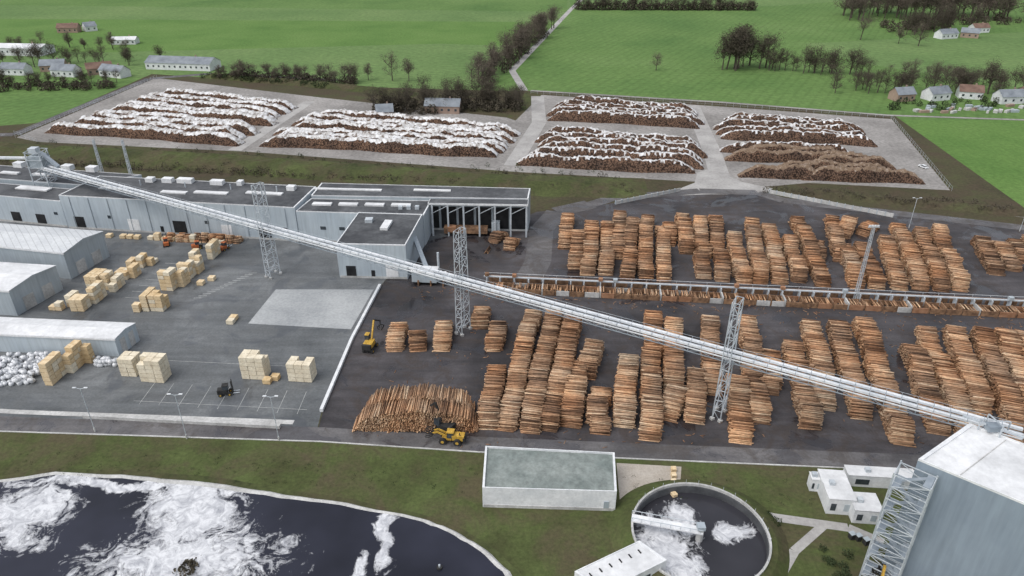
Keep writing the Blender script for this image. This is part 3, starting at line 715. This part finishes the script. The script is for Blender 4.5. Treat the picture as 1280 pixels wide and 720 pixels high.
# ---------------------------------------------------------------- conveyor
p0=Vector((-183,269.2,0)); p1=Vector((100,110.3,0)); D=(p1-p0); L=D.length; D/=L; Nn=Vector((-D.y,D.x,0)); zc=17.4
def cp(s,o,z): p=p0+D*s+Nn*o; return (p.x,p.y,z)
b=B('conveyor_bridge')
for sgn in(-1,1):
    b.beam(cp(0,sgn*1.05,zc+.55),cp(L,sgn*1.05,zc+.55),.72,'convwhite','belt_cover',h=.5)
    b.beam(cp(0,sgn*1.55,zc-.1),cp(L,sgn*1.55,zc-.1),.2,'convwhite','girder',h=.25)
    b.beam(cp(0,sgn*1.55,zc-1.1),cp(L,sgn*1.55,zc-1.1),.16,'convgrey','lower_chord',h=.16)
    b.beam(cp(0,sgn*1.58,zc+1.3),cp(L,sgn*1.58,zc+1.3),.05,'steel','handrail')
b.beam(cp(0,0,zc+.05),cp(L,0,zc+.05),1.2,'convgrey','walkway',h=.06)
k=0;s=0
while s<L-3:
    for sgn in(-1,1):
        b.beam(cp(s,sgn*1.55,zc-.1),cp(s,sgn*1.55,zc-1.1),.1,'convgrey','bracing')
        a,c_=(zc-.1,zc-1.1) if k%2 else (zc-1.1,zc-.1)
        b.beam(cp(s,sgn*1.55,a),cp(s+3,sgn*1.55,c_),.1,'convgrey','bracing')
        b.beam(cp(s,sgn*1.58,zc),cp(s,sgn*1.58,zc+1.3),.05,'steel','handrail')
        b.beam(cp(s-.06,sgn*1.05,zc+.56),cp(s+.06,sgn*1.05,zc+.56),.78,'convgrey','cover_joints',h=.54)
    b.beam(cp(s,-1.5,zc-1.1),cp(s,1.5,zc-1.1),.08,'convgrey','bracing'); b.beam(cp(s,-.68,zc+.3),cp(s,.68,zc+.3),.1,'steel','cross_ties')
    s+=3;k+=1
b.finish()
def pylon(x,y,H=32,wb=4.0,wt=3.2,name='lattice_pylon',rot=None,lw=.22,n=11):
    b=B(name); a=D if rot is None else Vector((math.cos(rot),math.sin(rot),0)); e=Vector((-a.y,a.x,0)); c=Vector((x,y,0))
    def P(i,z):
        w=(wb+(wt-wb)*z/H)/2; sx,sy=((-1,-1),(1,-1),(1,1),(-1,1))[i]; return c+a*sx*w*.5+e*sy*w*1.1+Vector((0,0,z))
    for i in range(4): b.beam(P(i,0),P(i,H),lw,'steel','legs')
    for k in range(n):
        z0,z1=H*k/n,H*(k+1)/n
        for i in range(4):
            j=(i+1)%4
            if not (rot is None and z1>17 and z0<19 and i in(1,3)): b.beam(P(i,z1),P(j,z1),lw*.5,'steel','struts')
            if rot is None and z1>16 and z0<19.5 and i in(1,3): continue
            if k%2: b.beam(P(i,z0),P(j,z1),lw*.45,'steel','braces')
            else: b.beam(P(j,z0),P(i,z1),lw*.45,'steel','braces')
    for i in range(4): q=P(i,0); b.box((q.x,q.y,.35),(.9,.9,.7),'conc','footings',rot=.5)
    return b.finish()
pylon(-78.8,211);pylon(-14,176.2);pylon(49.8,138)
pylon(-171,287,23,1.6,.8,'lattice_mast',0,.16,10); pylon(-157,283,24,1.6,.8,'lattice_mast',0,.16,10)
b=B('transfer_tower'); c=Vector((-184,269.5,0))
for sx,sy in((-3,-3),(3,-3),(3,3),(-3,3)): b.beam((c.x+sx,c.y+sy,0),(c.x+sx*.9,c.y+sy*.9,24),.35,'steel','legs')
for k in range(8):
    z=k*3
    for (ax,ay),(bx,by) in (((-3,-3),(3,-3)),((3,-3),(3,3)),((3,3),(-3,3)),((-3,3),(-3,-3))):
        b.beam((c.x+ax,c.y+ay,z+3),(c.x+bx,c.y+by,z+3),.2,'steel','struts'); b.beam((c.x+ax,c.y+ay,z),(c.x+bx,c.y+by,z+3),.16,'steel','braces')
b.box((c.x,c.y,20),(5,5,4.5),'wall2','head_house'); b.box((c.x-.5,c.y,24.2),(3,3,2),'steel','drive'); b.beam((c.x,c.y,21),(c.x-45,c.y-6,23.5),1.2,'convwhite','feed_conveyor',h=.8)
b.beam((c.x+2,c.y,23),(c.x+9,c.y-3,18.5),1.2,'convgrey','chute')
b.finish()

# ---------------------------------------------------------------- log sorting line
b=B('log_sorting_line'); a=Vector((-9,204.8,0)); e=Vector((215,182.5,0)); d=(e-a).normalized(); n_=Vector((-d.y,d.x,0)); LL=(e-a).length; ag=math.atan2(d.y,d.x)
b.beam(a+Vector((0,0,3.2)),e+Vector((0,0,3.2)),.55,'steel','chain_conveyor',h=.35)
b.beam(a+n_*.75+Vector((0,0,3.1)),e+n_*.75+Vector((0,0,3.1)),.35,'rust','chain_trough',h=.3)
b.beam(a+n_*1.2+Vector((0,0,3.9)),e+n_*1.2+Vector((0,0,3.9)),.08,'convwhite','rail')
s=1;k=0
while s<LL:
    p=a+d*s; sp_=random.choice((4.2,4.6,5.2))
    b.box((p.x,p.y,1.5),(.35,1.6,3),'steel','trestle',rot=ag)
    b.beam((p.x+n_.x*1.2,p.y+n_.y*1.2,3),(p.x+n_.x*1.2,p.y+n_.y*1.2,3.9),.08,'steel','rail_posts')
    for o in (-1.3,-5.2):
        q=p+n_*o+d*sp_*.5; b.box((q.x,q.y,1.0),(sp_*.86,.22,1.7),random.choice(('rust','rust','rust','rust2','conc')),'bin_wall',rot=ag)
    q2=p-n_*3.3; b.box((q2.x,q2.y,1.2),(.4,3.6,2.2),'conc' if k%4==0 else 'rust','bin_divider',rot=ag)
    q=p+n_*2.6+d*2; b.box((q.x,q.y,.9),(sp_*.8,.25,1.6),'rust','bin_back',rot=ag)
    if random.random()<.3: b.box((p.x,p.y,3.9),(1.3,1.2,.9),random.choice(('wall2','rust2','rust')),'drive',rot=ag)
    s+=sp_;k+=1
b.finish()
P0=[];P1=[]
for i in range(620):
    s=float(rng.uniform(3,LL-4)); z=rng.uniform(.3,2.3); p=a+d*s+n_*float(-3.25+rng.normal(0,.12)); l=1.6
    P0.append((p.x-n_.x*l,p.y-n_.y*l,z)); P1.append((p.x+n_.x*l,p.y+n_.y*l,z+rng.normal(0,.06)))
logs_obj('sorted_logs',np.array(P0),np.array(P1),rng.uniform(.14,.24,620),np.clip(rng.normal(.58,.2,620),0,1))
n=700; x=rng.uniform(-32,150,n); y=np.where(rng.random(n)<.4,rng.normal(195,2.5,n)-.1*(x-20),rng.uniform(126,182,n)); th=rng.uniform(0,3.14,n); l=rng.uniform(.15,.7,n)
c=np.column_stack([x,y,np.full(n,.15)]); dd=np.column_stack([np.cos(th),np.sin(th),0*th])*l[:,None]
logs_obj('bark_debris',c-dd,c+dd,np.full(n,.08),rng.uniform(.1,.6,n))
b=B('debarking_station')
b.box((-28,206,3),(8,4,3.5),'wall2','cabin',rot=-.1); b.box((-28,206,5),(8.4,4.4,.3),'roofwhite','roof',rot=-.1); b.box((-20,205,2.4),(9,1.6,1.2),'steel','conveyor',rot=-.1)
for i in range(5): b.box((-30+i*4,205-.2*i,1),(.4,2.5,2),'rust','legs',rot=-.1)
b.beam((-27,207,3),(-33,222,9),1.4,'convgrey','incline_conveyor',h=1); b.beam((-24,210,0),(-24,210,9),.8,'steel','stack',n=8)
b.box((-16,203.5,2.8),(2.5,2.5,2.5),'glass','operator_cab'); b.finish()

# ---------------------------------------------------------------- lumber stacks
def lumber_stack(x,y,nx,ny,nz,rot=-.1,pale=False,L=None):
    b=B('lumber_stack'); pw,pd,ph=2.0,1.9,1.22
    ca,sa=math.cos(rot),math.sin(rot)
    for i in range(nx):
        for j in range(ny):
            top=nz-(1 if (random.random()<.18 and nz>1) else 0)
            for k in range(top):
                u=(i-(nx-1)/2)*(pw+.1)+random.uniform(-.05,.05); v=j*(pd+.12)+pd/2+random.uniform(-.05,.05)
                X,Y=x+u*ca-v*sa,y+u*sa+v*ca; z=.15+k*(ph+.12)
                b.box((X,Y,z+ph/2),(pw,pd,ph),'lumbwrap' if (pale or random.random()<.3) else 'lumber','packages',rot=rot)
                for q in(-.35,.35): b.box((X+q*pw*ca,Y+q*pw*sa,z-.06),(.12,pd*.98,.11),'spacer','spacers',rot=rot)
    return b.finish()
for s in [(-118.5,150,1,3,5),(-116,155.5,1,3,5),(-113.6,160,1,1,4),(-99.9,154,2,2,4),(-92.6,151.4,3,2,5),(-66.9,152.7,3,2,5),(-54.6,151.6,3,2,4)]: lumber_stack(*s,pale=s[0]>-101)
for s in [(-138,188,2,1,2),(-134.5,190,1,2,3),(-131,187.5,2,2,3),(-128.6,192,1,3,4),(-132.6,200,2,3,4),(-129,201,1,2,4),(-126.4,199.5,1,3,3),(-127.6,208,2,2,2),(-124.5,209,1,2,3),(-128.6,216,1,2,2),(-125.2,216.6,1,2,3),(-122.7,218,1,2,2),
    (-113,187,1,2,2),(-110.4,187.5,1,3,4),(-107,187.5,2,2,4),(-109.5,200.5,2,2,5),(-106,203,1,2,4),(-107,208.6,2,2,4),(-104.6,212,1,2,4),(-107.4,217,1,2,4),(-104,223,1,3,4),(-98,207,1,1,1),(-82.6,180,1,2,1),(-100.5,204,1,1,1)]: lumber_stack(*s,rot=-.1+random.uniform(-.04,.04))
for i in range(17):
    x=-148+i*2.7; 
    if random.random()<.8: lumber_stack(x,240.8-.12*(x+148),1,1,random.choice((1,1,2)))
for i in range(9): pile((-124+i*3.1,237.4-.2*i),(-123.6+i*3.1,240.8-.2*i),width=2.6,h=random.uniform(1.4,3),name='timber_bundle',base=.6,slope=.6,scale=1)
for x,y in ((-63,150.5),(-61.4,152)): lumber_stack(x,y,1,1,1)

def bags(name,cx_,cy_,w,dp,n):
    Vs=[];idx=[];cnt=[];o=0;seg=7
    for i in range(n):
        x=cx_+random.uniform(-w,w);y=cy_+random.uniform(-dp,dp);lay=random.choice((0,0,1)) ; r=random.uniform(.55,.75);h=random.uniform(.9,1.2);z=lay*.95;ph=random.uniform(0,1)
        prof=[(0,.62),(.25,1),(.7,1.02),(.95,.7),(1.0,.2),(1.25,.18)]
        for zz,rr in prof:
            for k in range(seg):
                a=2*math.pi*k/seg+ph; q=r*rr*(1+.08*math.sin(3*a+i)); Vs.append((x+q*math.cos(a),y+q*math.sin(a),z+zz*h))
        for j in range(len(prof)-1):
            for k in range(seg): idx+=[o+j*seg+k,o+j*seg+(k+1)%seg,o+(j+1)*seg+(k+1)%seg,o+(j+1)*seg+k];cnt.append(4)
        o+=seg*len(prof)
    numesh(name,np.array(Vs),cnt,idx,['bag'],None,None,(cx_,cy_,0))
bags('bulk_bags',-131,155.5,8,5.5,230); bags('bulk_bags',-107.5,159.8,4.5,1.2,34); bags('bulk_bags',-124,162,12,1.0,50)

# ---------------------------------------------------------------- machines, lamps, walls
def wheel(b,x,y,r,w,rot):
    a=Vector((-math.sin(rot),math.cos(rot),0)); c=Vector((x,y,r)); b.beam(c-a*w/2,c+a*w/2,2*r,'rubber','wheels',n=14); b.beam(c-a*(w/2+.03),c+a*(w/2+.03),r*.9,'yellow','hubs',n=10)
def loader(x,y,rot):
    b=B('wheel_loader'); f=Vector((math.cos(rot),math.sin(rot),0)); n=Vector((-f.y,f.x,0)); c=Vector((x,y,0))
    for u in(-1.7,1.7):
        for v in(-1.15,1.15): q=c+f*u+n*v; wheel(b,q.x,q.y,.85,.65,rot)
    def bx(u,v,z,d,m,p,t=0): q=c+f*u+n*v; b.box((q.x,q.y,z),d,m,p,rot=rot,tilt=t)
    bx(-1.8,0,1.75,(2.8,1.7,1.3),'yellow','engine_hood');bx(-3.2,0,1.4,(.45,2.1,1.2),'rubber','counterweight');bx(.9,0,1.2,(2.2,1.3,.7),'yellow','front_frame')
    bx(0,0,2.3,(1.5,1.5,1.5),'glass','cab_glass');bx(0,0,3.1,(1.7,1.7,.16),'yellow','cab_roof')
    for u,v in((-.7,-.7),(.7,-.7),(.7,.7),(-.7,.7)): bx(u,v,2.35,(.14,.14,1.5),'rubber','cab_posts')
    bx(-2.2,.5,2.7,(.2,.2,.8),'rubber','exhaust')
    for v in(-.5,.5):
        s=c+f*1+n*v;m=c+f*3.0+n*v;e_=c+f*4.2+n*v
        b.beam((s.x,s.y,2.),(m.x,m.y,2.9),.26,'yellow','boom',h=.42);b.beam((m.x,m.y,2.9),(e_.x,e_.y,2.4),.25,'yellow','boom',h=.34)
    for v in(-.9,-.3,.3,.9):
        s=c+f*4.1+n*v
        for k,(u0,z0,u1,z1) in enumerate(((0,2.0,.9,1.4),(.9,1.4,1.8,1.5),(0,2.7,.9,3.2),(.9,3.2,1.8,2.8))):
            a_=s+f*u0;b_=s+f*u1; b.beam((a_.x,a_.y,z0),(b_.x,b_.y,z1),.16,'rubber','grapple')
    s=c+f*4.1; b.beam((s.x-n.x*1.,s.y-n.y*1.,2.35),(s.x+n.x*1.,s.y+n.y*1.,2.35),.4,'rubber','grapple')
    b.finish()
loader(-14,128.6,math.radians(172))
def handler(x,y,rot,name='material_handler',reach=8,col='yellow'):
    b=B(name); f=Vector((math.cos(rot),math.sin(rot),0)); n=Vector((-f.y,f.x,0)); c=Vector((x,y,0))
    for u in(-1.7,1.7):
        for v in(-1.2,1.2): q=c+f*u+n*v; wheel(b,q.x,q.y,.6,.6,rot)
    def bx(u,v,z,d,m,p,t=0): q=c+f*u+n*v; b.box((q.x,q.y,z),d,m,p,rot=rot,tilt=t)
    bx(0,0,1,(4.6,1.8,.6),'rubber','chassis');bx(-.6,0,2.2,(3.4,2.4,1.4),col,'upper_body');bx(-2.4,0,2.2,(.7,2.5,1.5),'rubber','counterweight')
    bx(.9,.8,3.4,(1.5,1.1,1.8),'glass','cab');bx(.9,.8,4.4,(1.6,1.2,.15),col,'cab_roof')
    s=c+f*.6-n*.4;m=c+f*(reach*.45)-n*.4;e_=c+f*reach-n*.4
    b.beam((s.x,s.y,2.6),(m.x,m.y,7.4),.4,col,'boom',h=.55);b.beam((m.x,m.y,7.4),(e_.x,e_.y,4.6),.32,'rubber','stick',h=.4)
    b.beam((e_.x,e_.y,4.6),(e_.x,e_.y,3.4),.3,'rubber','rotator')
    for k in range(4):
        t=k*math.pi/2+.6; q=(e_.x+math.cos(t)*1.1,e_.y+math.sin(t)*1.1,2.7); b.beam((e_.x,e_.y,3.4),q,.22,'rubber','grapple');b.beam(q,(e_.x+math.cos(t)*.5,e_.y+math.sin(t)*.5,1.7),.2,'rubber','grapple')
    b.finish()
handler(-39.2,167,math.radians(80)); handler(-16,132,math.radians(150),'log_handler',5,'rubber')
handler(64,85.5,1.2,'log_handler',5)
def forklift(x,y,rot,col='orange'):
    b=B('forklift'); f=Vector((math.cos(rot),math.sin(rot),0)); n=Vector((-f.y,f.x,0)); c=Vector((x,y,0))
    for u in(-1.1,1.1):
        for v in(-.9,.9): q=c+f*u+n*v; wheel(b,q.x,q.y,.5,.45,rot)
    def bx(u,v,z,d,m,p): q=c+f*u+n*v; b.box((q.x,q.y,z),d,m,p,rot=rot)
    bx(-.6,0,1.2,(2.4,1.7,1.1),col,'body');bx(.2,0,2.2,(1.3,1.3,1.2),'glass','cab');bx(.2,0,2.9,(1.5,1.5,.12),col,'roof')
    for v in(-.5,.5): bx(1.8,v,2.1,(.18,.18,4),'rubber','mast');bx(2.6,v,.5,(1.6,.2,.1),'steel','forks')
    b.finish()
forklift(-112,232,.4);forklift(-124,234.5,2);forklift(-102,231,1.2);forklift(-72,146.5,.2,'rubber')
def lamp(x,y,H=12.5,rot=0,name='street_lamp'):
    b=B(name); b.beam((x,y,0),(x,y,H),.18,'steel','pole',n=8); b.beam((x,y,0),(x,y,1.2),.4,'conc','base',n=8)
    for s in(-1,1):
        b.beam((x,y,H-.1),(x+s*1.1*math.cos(rot),y+s*1.1*math.sin(rot),H+.2),.1,'steel','arm'); b.box((x+s*1.3*math.cos(rot),y+s*1.3*math.sin(rot),H+.25),(.8,.35,.16),'convwhite','head',rot=rot)
    b.finish()
lamp(-97.5,132);lamp(-75.1,129.6);lamp(-53.6,128.9);lamp(150,250,12);lamp(190,247,12); lamp(-26,262,10)
pylon(105.7,193.3,25,1.2,.8,'floodlight_mast',0,.13,12)
b=B('floodlight_head'); 
for s in(-1.2,-.4,.4,1.2): b.box((105.7+s,193.3,25.6),(.6,.4,.6),'convwhite','lamps')
b.beam((104,193.3,25.2),(107.4,193.3,25.2),.15,'steel','crossbar'); b.finish()
def panelwall(name,a,b_,h):
    b=B(name);a=Vector(a);e=Vector(b_);d=e-a;L=d.length;d/=L;ang=math.atan2(d.y,d.x);k=0
    while k*3<L:
        p=a+d*(k*3+1.5); b.box((p.x,p.y,h/2+.05),(2.9,.3,h),'conc','panels',rot=ang); p=a+d*k*3; b.box((p.x,p.y,h/2+.15),(.3,.5,h+.2),'wall2','posts',rot=ang); k+=1
    b.finish()
panelwall('white_barrier_wall',(42.1,273.8),(71.3,288.6),1.5); panelwall('white_barrier_wall',(108.6,286.4),(146.8,261.5),1.6)
def car(x,y,rot,m='white',s=1,name='parked_car'):
    b=B(name)
    def bx(u,z,d,mm,p): b.box((x+u*math.cos(rot)*s,y+u*math.sin(rot)*s,z*s),tuple(q*s for q in d),mm,p,rot=rot)
    bx(0,.65,(4.4,1.8,.6),m,'body');bx(-.2,1.15,(2.3,1.6,.45),'glass','windows');bx(-.2,1.42,(2.,1.5,.08),m,'roof')
    for u in(-1.4,1.4):
        for v in(-.85,.85):
            q=Vector((x+(u*math.cos(rot)-v*math.sin(rot))*s,y+(u*math.sin(rot)+v*math.cos(rot))*s)); ax=Vector((-math.sin(rot),math.cos(rot)))*.12
            b.beam((q.x-ax.x,q.y-ax.y,.32*s),(q.x+ax.x,q.y+ax.y,.32*s),.64*s,'rubber','wheels',n=10)
    b.finish()
car(190,319,1.9);car(-24,211,.2,s=1.1);car(-228,532,0);car(-270,512,.4,'rubber')

def house(name,x,y,w,d,h,rise,rot,wall='white',roof='slate'):
    b=B(name); ca,sa=math.cos(rot),math.sin(rot)
    T=lambda u,v:(x+u*ca-v*sa,y+u*sa+v*ca)
    q=[T(-w/2,-d/2),T(w/2,-d/2),T(w/2,d/2),T(-w/2,d/2)]; b.prism(q,0,h,wall,'walls')
    e=.5; a0=T(-w/2-e,-d/2-e);a1=T(w/2+e,-d/2-e);a2=T(w/2+e,d/2+e);a3=T(-w/2-e,d/2+e);r0=T(-w/2-e,0);r1=T(w/2+e,0)
    z=h-.2; vs=[(*a0,z),(*a1,z),(*r1,h+rise),(*r0,h+rise),(*a2,z),(*a3,z)]
    b.add(vs,[(0,1,2,3),(3,2,4,5)],roof,'roof')
    g0=T(-w/2,-d/2);g1=T(-w/2,d/2);gr=T(-w/2,0);k0=T(w/2,-d/2);k1=T(w/2,d/2);kr=T(w/2,0)
    b.add([(*g0,h),(*g1,h),(*gr,h+rise-.1),(*k0,h),(*k1,h),(*kr,h+rise-.1)],[(0,2,1),(3,4,5)],wall,'gables')
    n=max(2,int(w/4))
    for i in range(n):
        p=T(-w/2+w*(i+.5)/n,-d/2-.03); b.box((*p,h*.5),(1.3,.1,1.3),'glass','windows',rot=rot)
    p=T(w*.2,d*.1); b.box((*p,h+rise*.8+.6),(.8,.8,1.6),'brick','chimney',rot=rot)
    b.finish()
house('farm_barn',-240,540,50,16,5,3.5,-.15,'white','slate')
house('industrial_shed',-390,595,42,18,6,2,-.1,'white','roofwhite'); house('industrial_shed',-330,640,20,10,4,2,.1,'white','roofwhite')
for x,y,w,r_,wl,rf in ((-312,515,18,-.2,'white','slate'),(-292,522,16,.5,'brick','redroof'),(-277,513,20,-.4,'white','slate'),(-330,532,16,.2,'brick','slate'),(-350,520,18,-.1,'white','slate'),(-410,700,18,.1,'brick','redroof'),(-395,708,10,.8,'white','slate'),
    (385,668,18,.3,'white','slate'),(408,672,14,-.5,'brick','slate'),(432,700,16,.2,'white','redroof'),(262,448,14,.3,'white','slate'),(285,452,13,-.3,'white','redroof'),(302,440,15,.1,'white','slate'),(318,450,13,.6,'brick','redroof'),(240,446,12,.2,'brick','slate'),(-72,405,9,.2,'brick','slate'),(-40,418,20,-.1,'brick','slate')):
    house('farm_house',x,y,w,9,4.5,3.5,r_,wl,rf)
b=B('garden_walls')
for i in range(40): b.box((rng.uniform(235,320),rng.uniform(412,432),.7),(rng.uniform(2,6),rng.uniform(1,3),1.4),random.choice(('wall2','conc','brick','conc')),rot=rng.uniform(0,1))
b.finish()
b=B('perimeter_fence')
for a_,e_ in (((-258,366),(-246,508)),((-262,372),(-242,358)),((214,402),(187,289)),((12,461),(124,431)),((124,431),(214,403))):
    A_=Vector(a_);E_=Vector(e_);n=int((E_-A_).length/4)
    for i in range(n+1):
        p=A_+(E_-A_)*i/n; b.beam((p.x,p.y,0),(p.x,p.y,2),.08,'steel','posts')
    for z in (1,1.95): b.beam((*A_,z),(*E_,z),.04,'steel','wires')
b.finish()

# ---------------------------------------------------------------- light and camera (overcast)
az=math.radians(-125); el=math.radians(58)
sd=Vector((math.sin(az)*math.cos(el),math.cos(az)*math.cos(el),math.sin(el)))
sun=bpy.data.lights.new('sun','SUN'); sun.energy=.75; sun.angle=math.radians(50); sun.color=(1,.98,.96)
so=link(bpy.data.objects.new('sun',sun)); so.rotation_euler=(-sd).to_track_quat('-Z','Y').to_euler(); so.location=(0,0,200)
w=bpy.data.worlds.new('World'); scene.world=w; w.use_nodes=True; nt=w.node_tree
bg=nt.nodes['Background']; sky=nt.nodes.new('ShaderNodeTexSky'); sky.sky_type='NISHITA'; sky.sun_disc=False
sky.sun_elevation=el; sky.sun_rotation=az; sky.air_density=1.2; sky.dust_density=4
hs=nt.nodes.new('ShaderNodeHueSaturation'); hs.inputs['Saturation'].default_value=.35; hs.inputs['Value'].default_value=1.3
nt.links.new(sky.outputs[0],hs.inputs['Color']); nt.links.new(hs.outputs[0],bg.inputs[0]); bg.inputs[1].default_value=.15
cam=bpy.data.cameras.new('camera'); cam.sensor_width=36; cam.lens=25.31; cam.clip_end=12000; cam.clip_start=1
co=link(bpy.data.objects.new('camera',cam)); co.location=(0,0,110); co.rotation_euler=(math.radians(90-28.5),0,0); scene.camera=co
scene.view_settings.view_transform='Standard'; scene.view_settings.look='None'; scene.view_settings.exposure=0
print('objects',len(scene.objects))
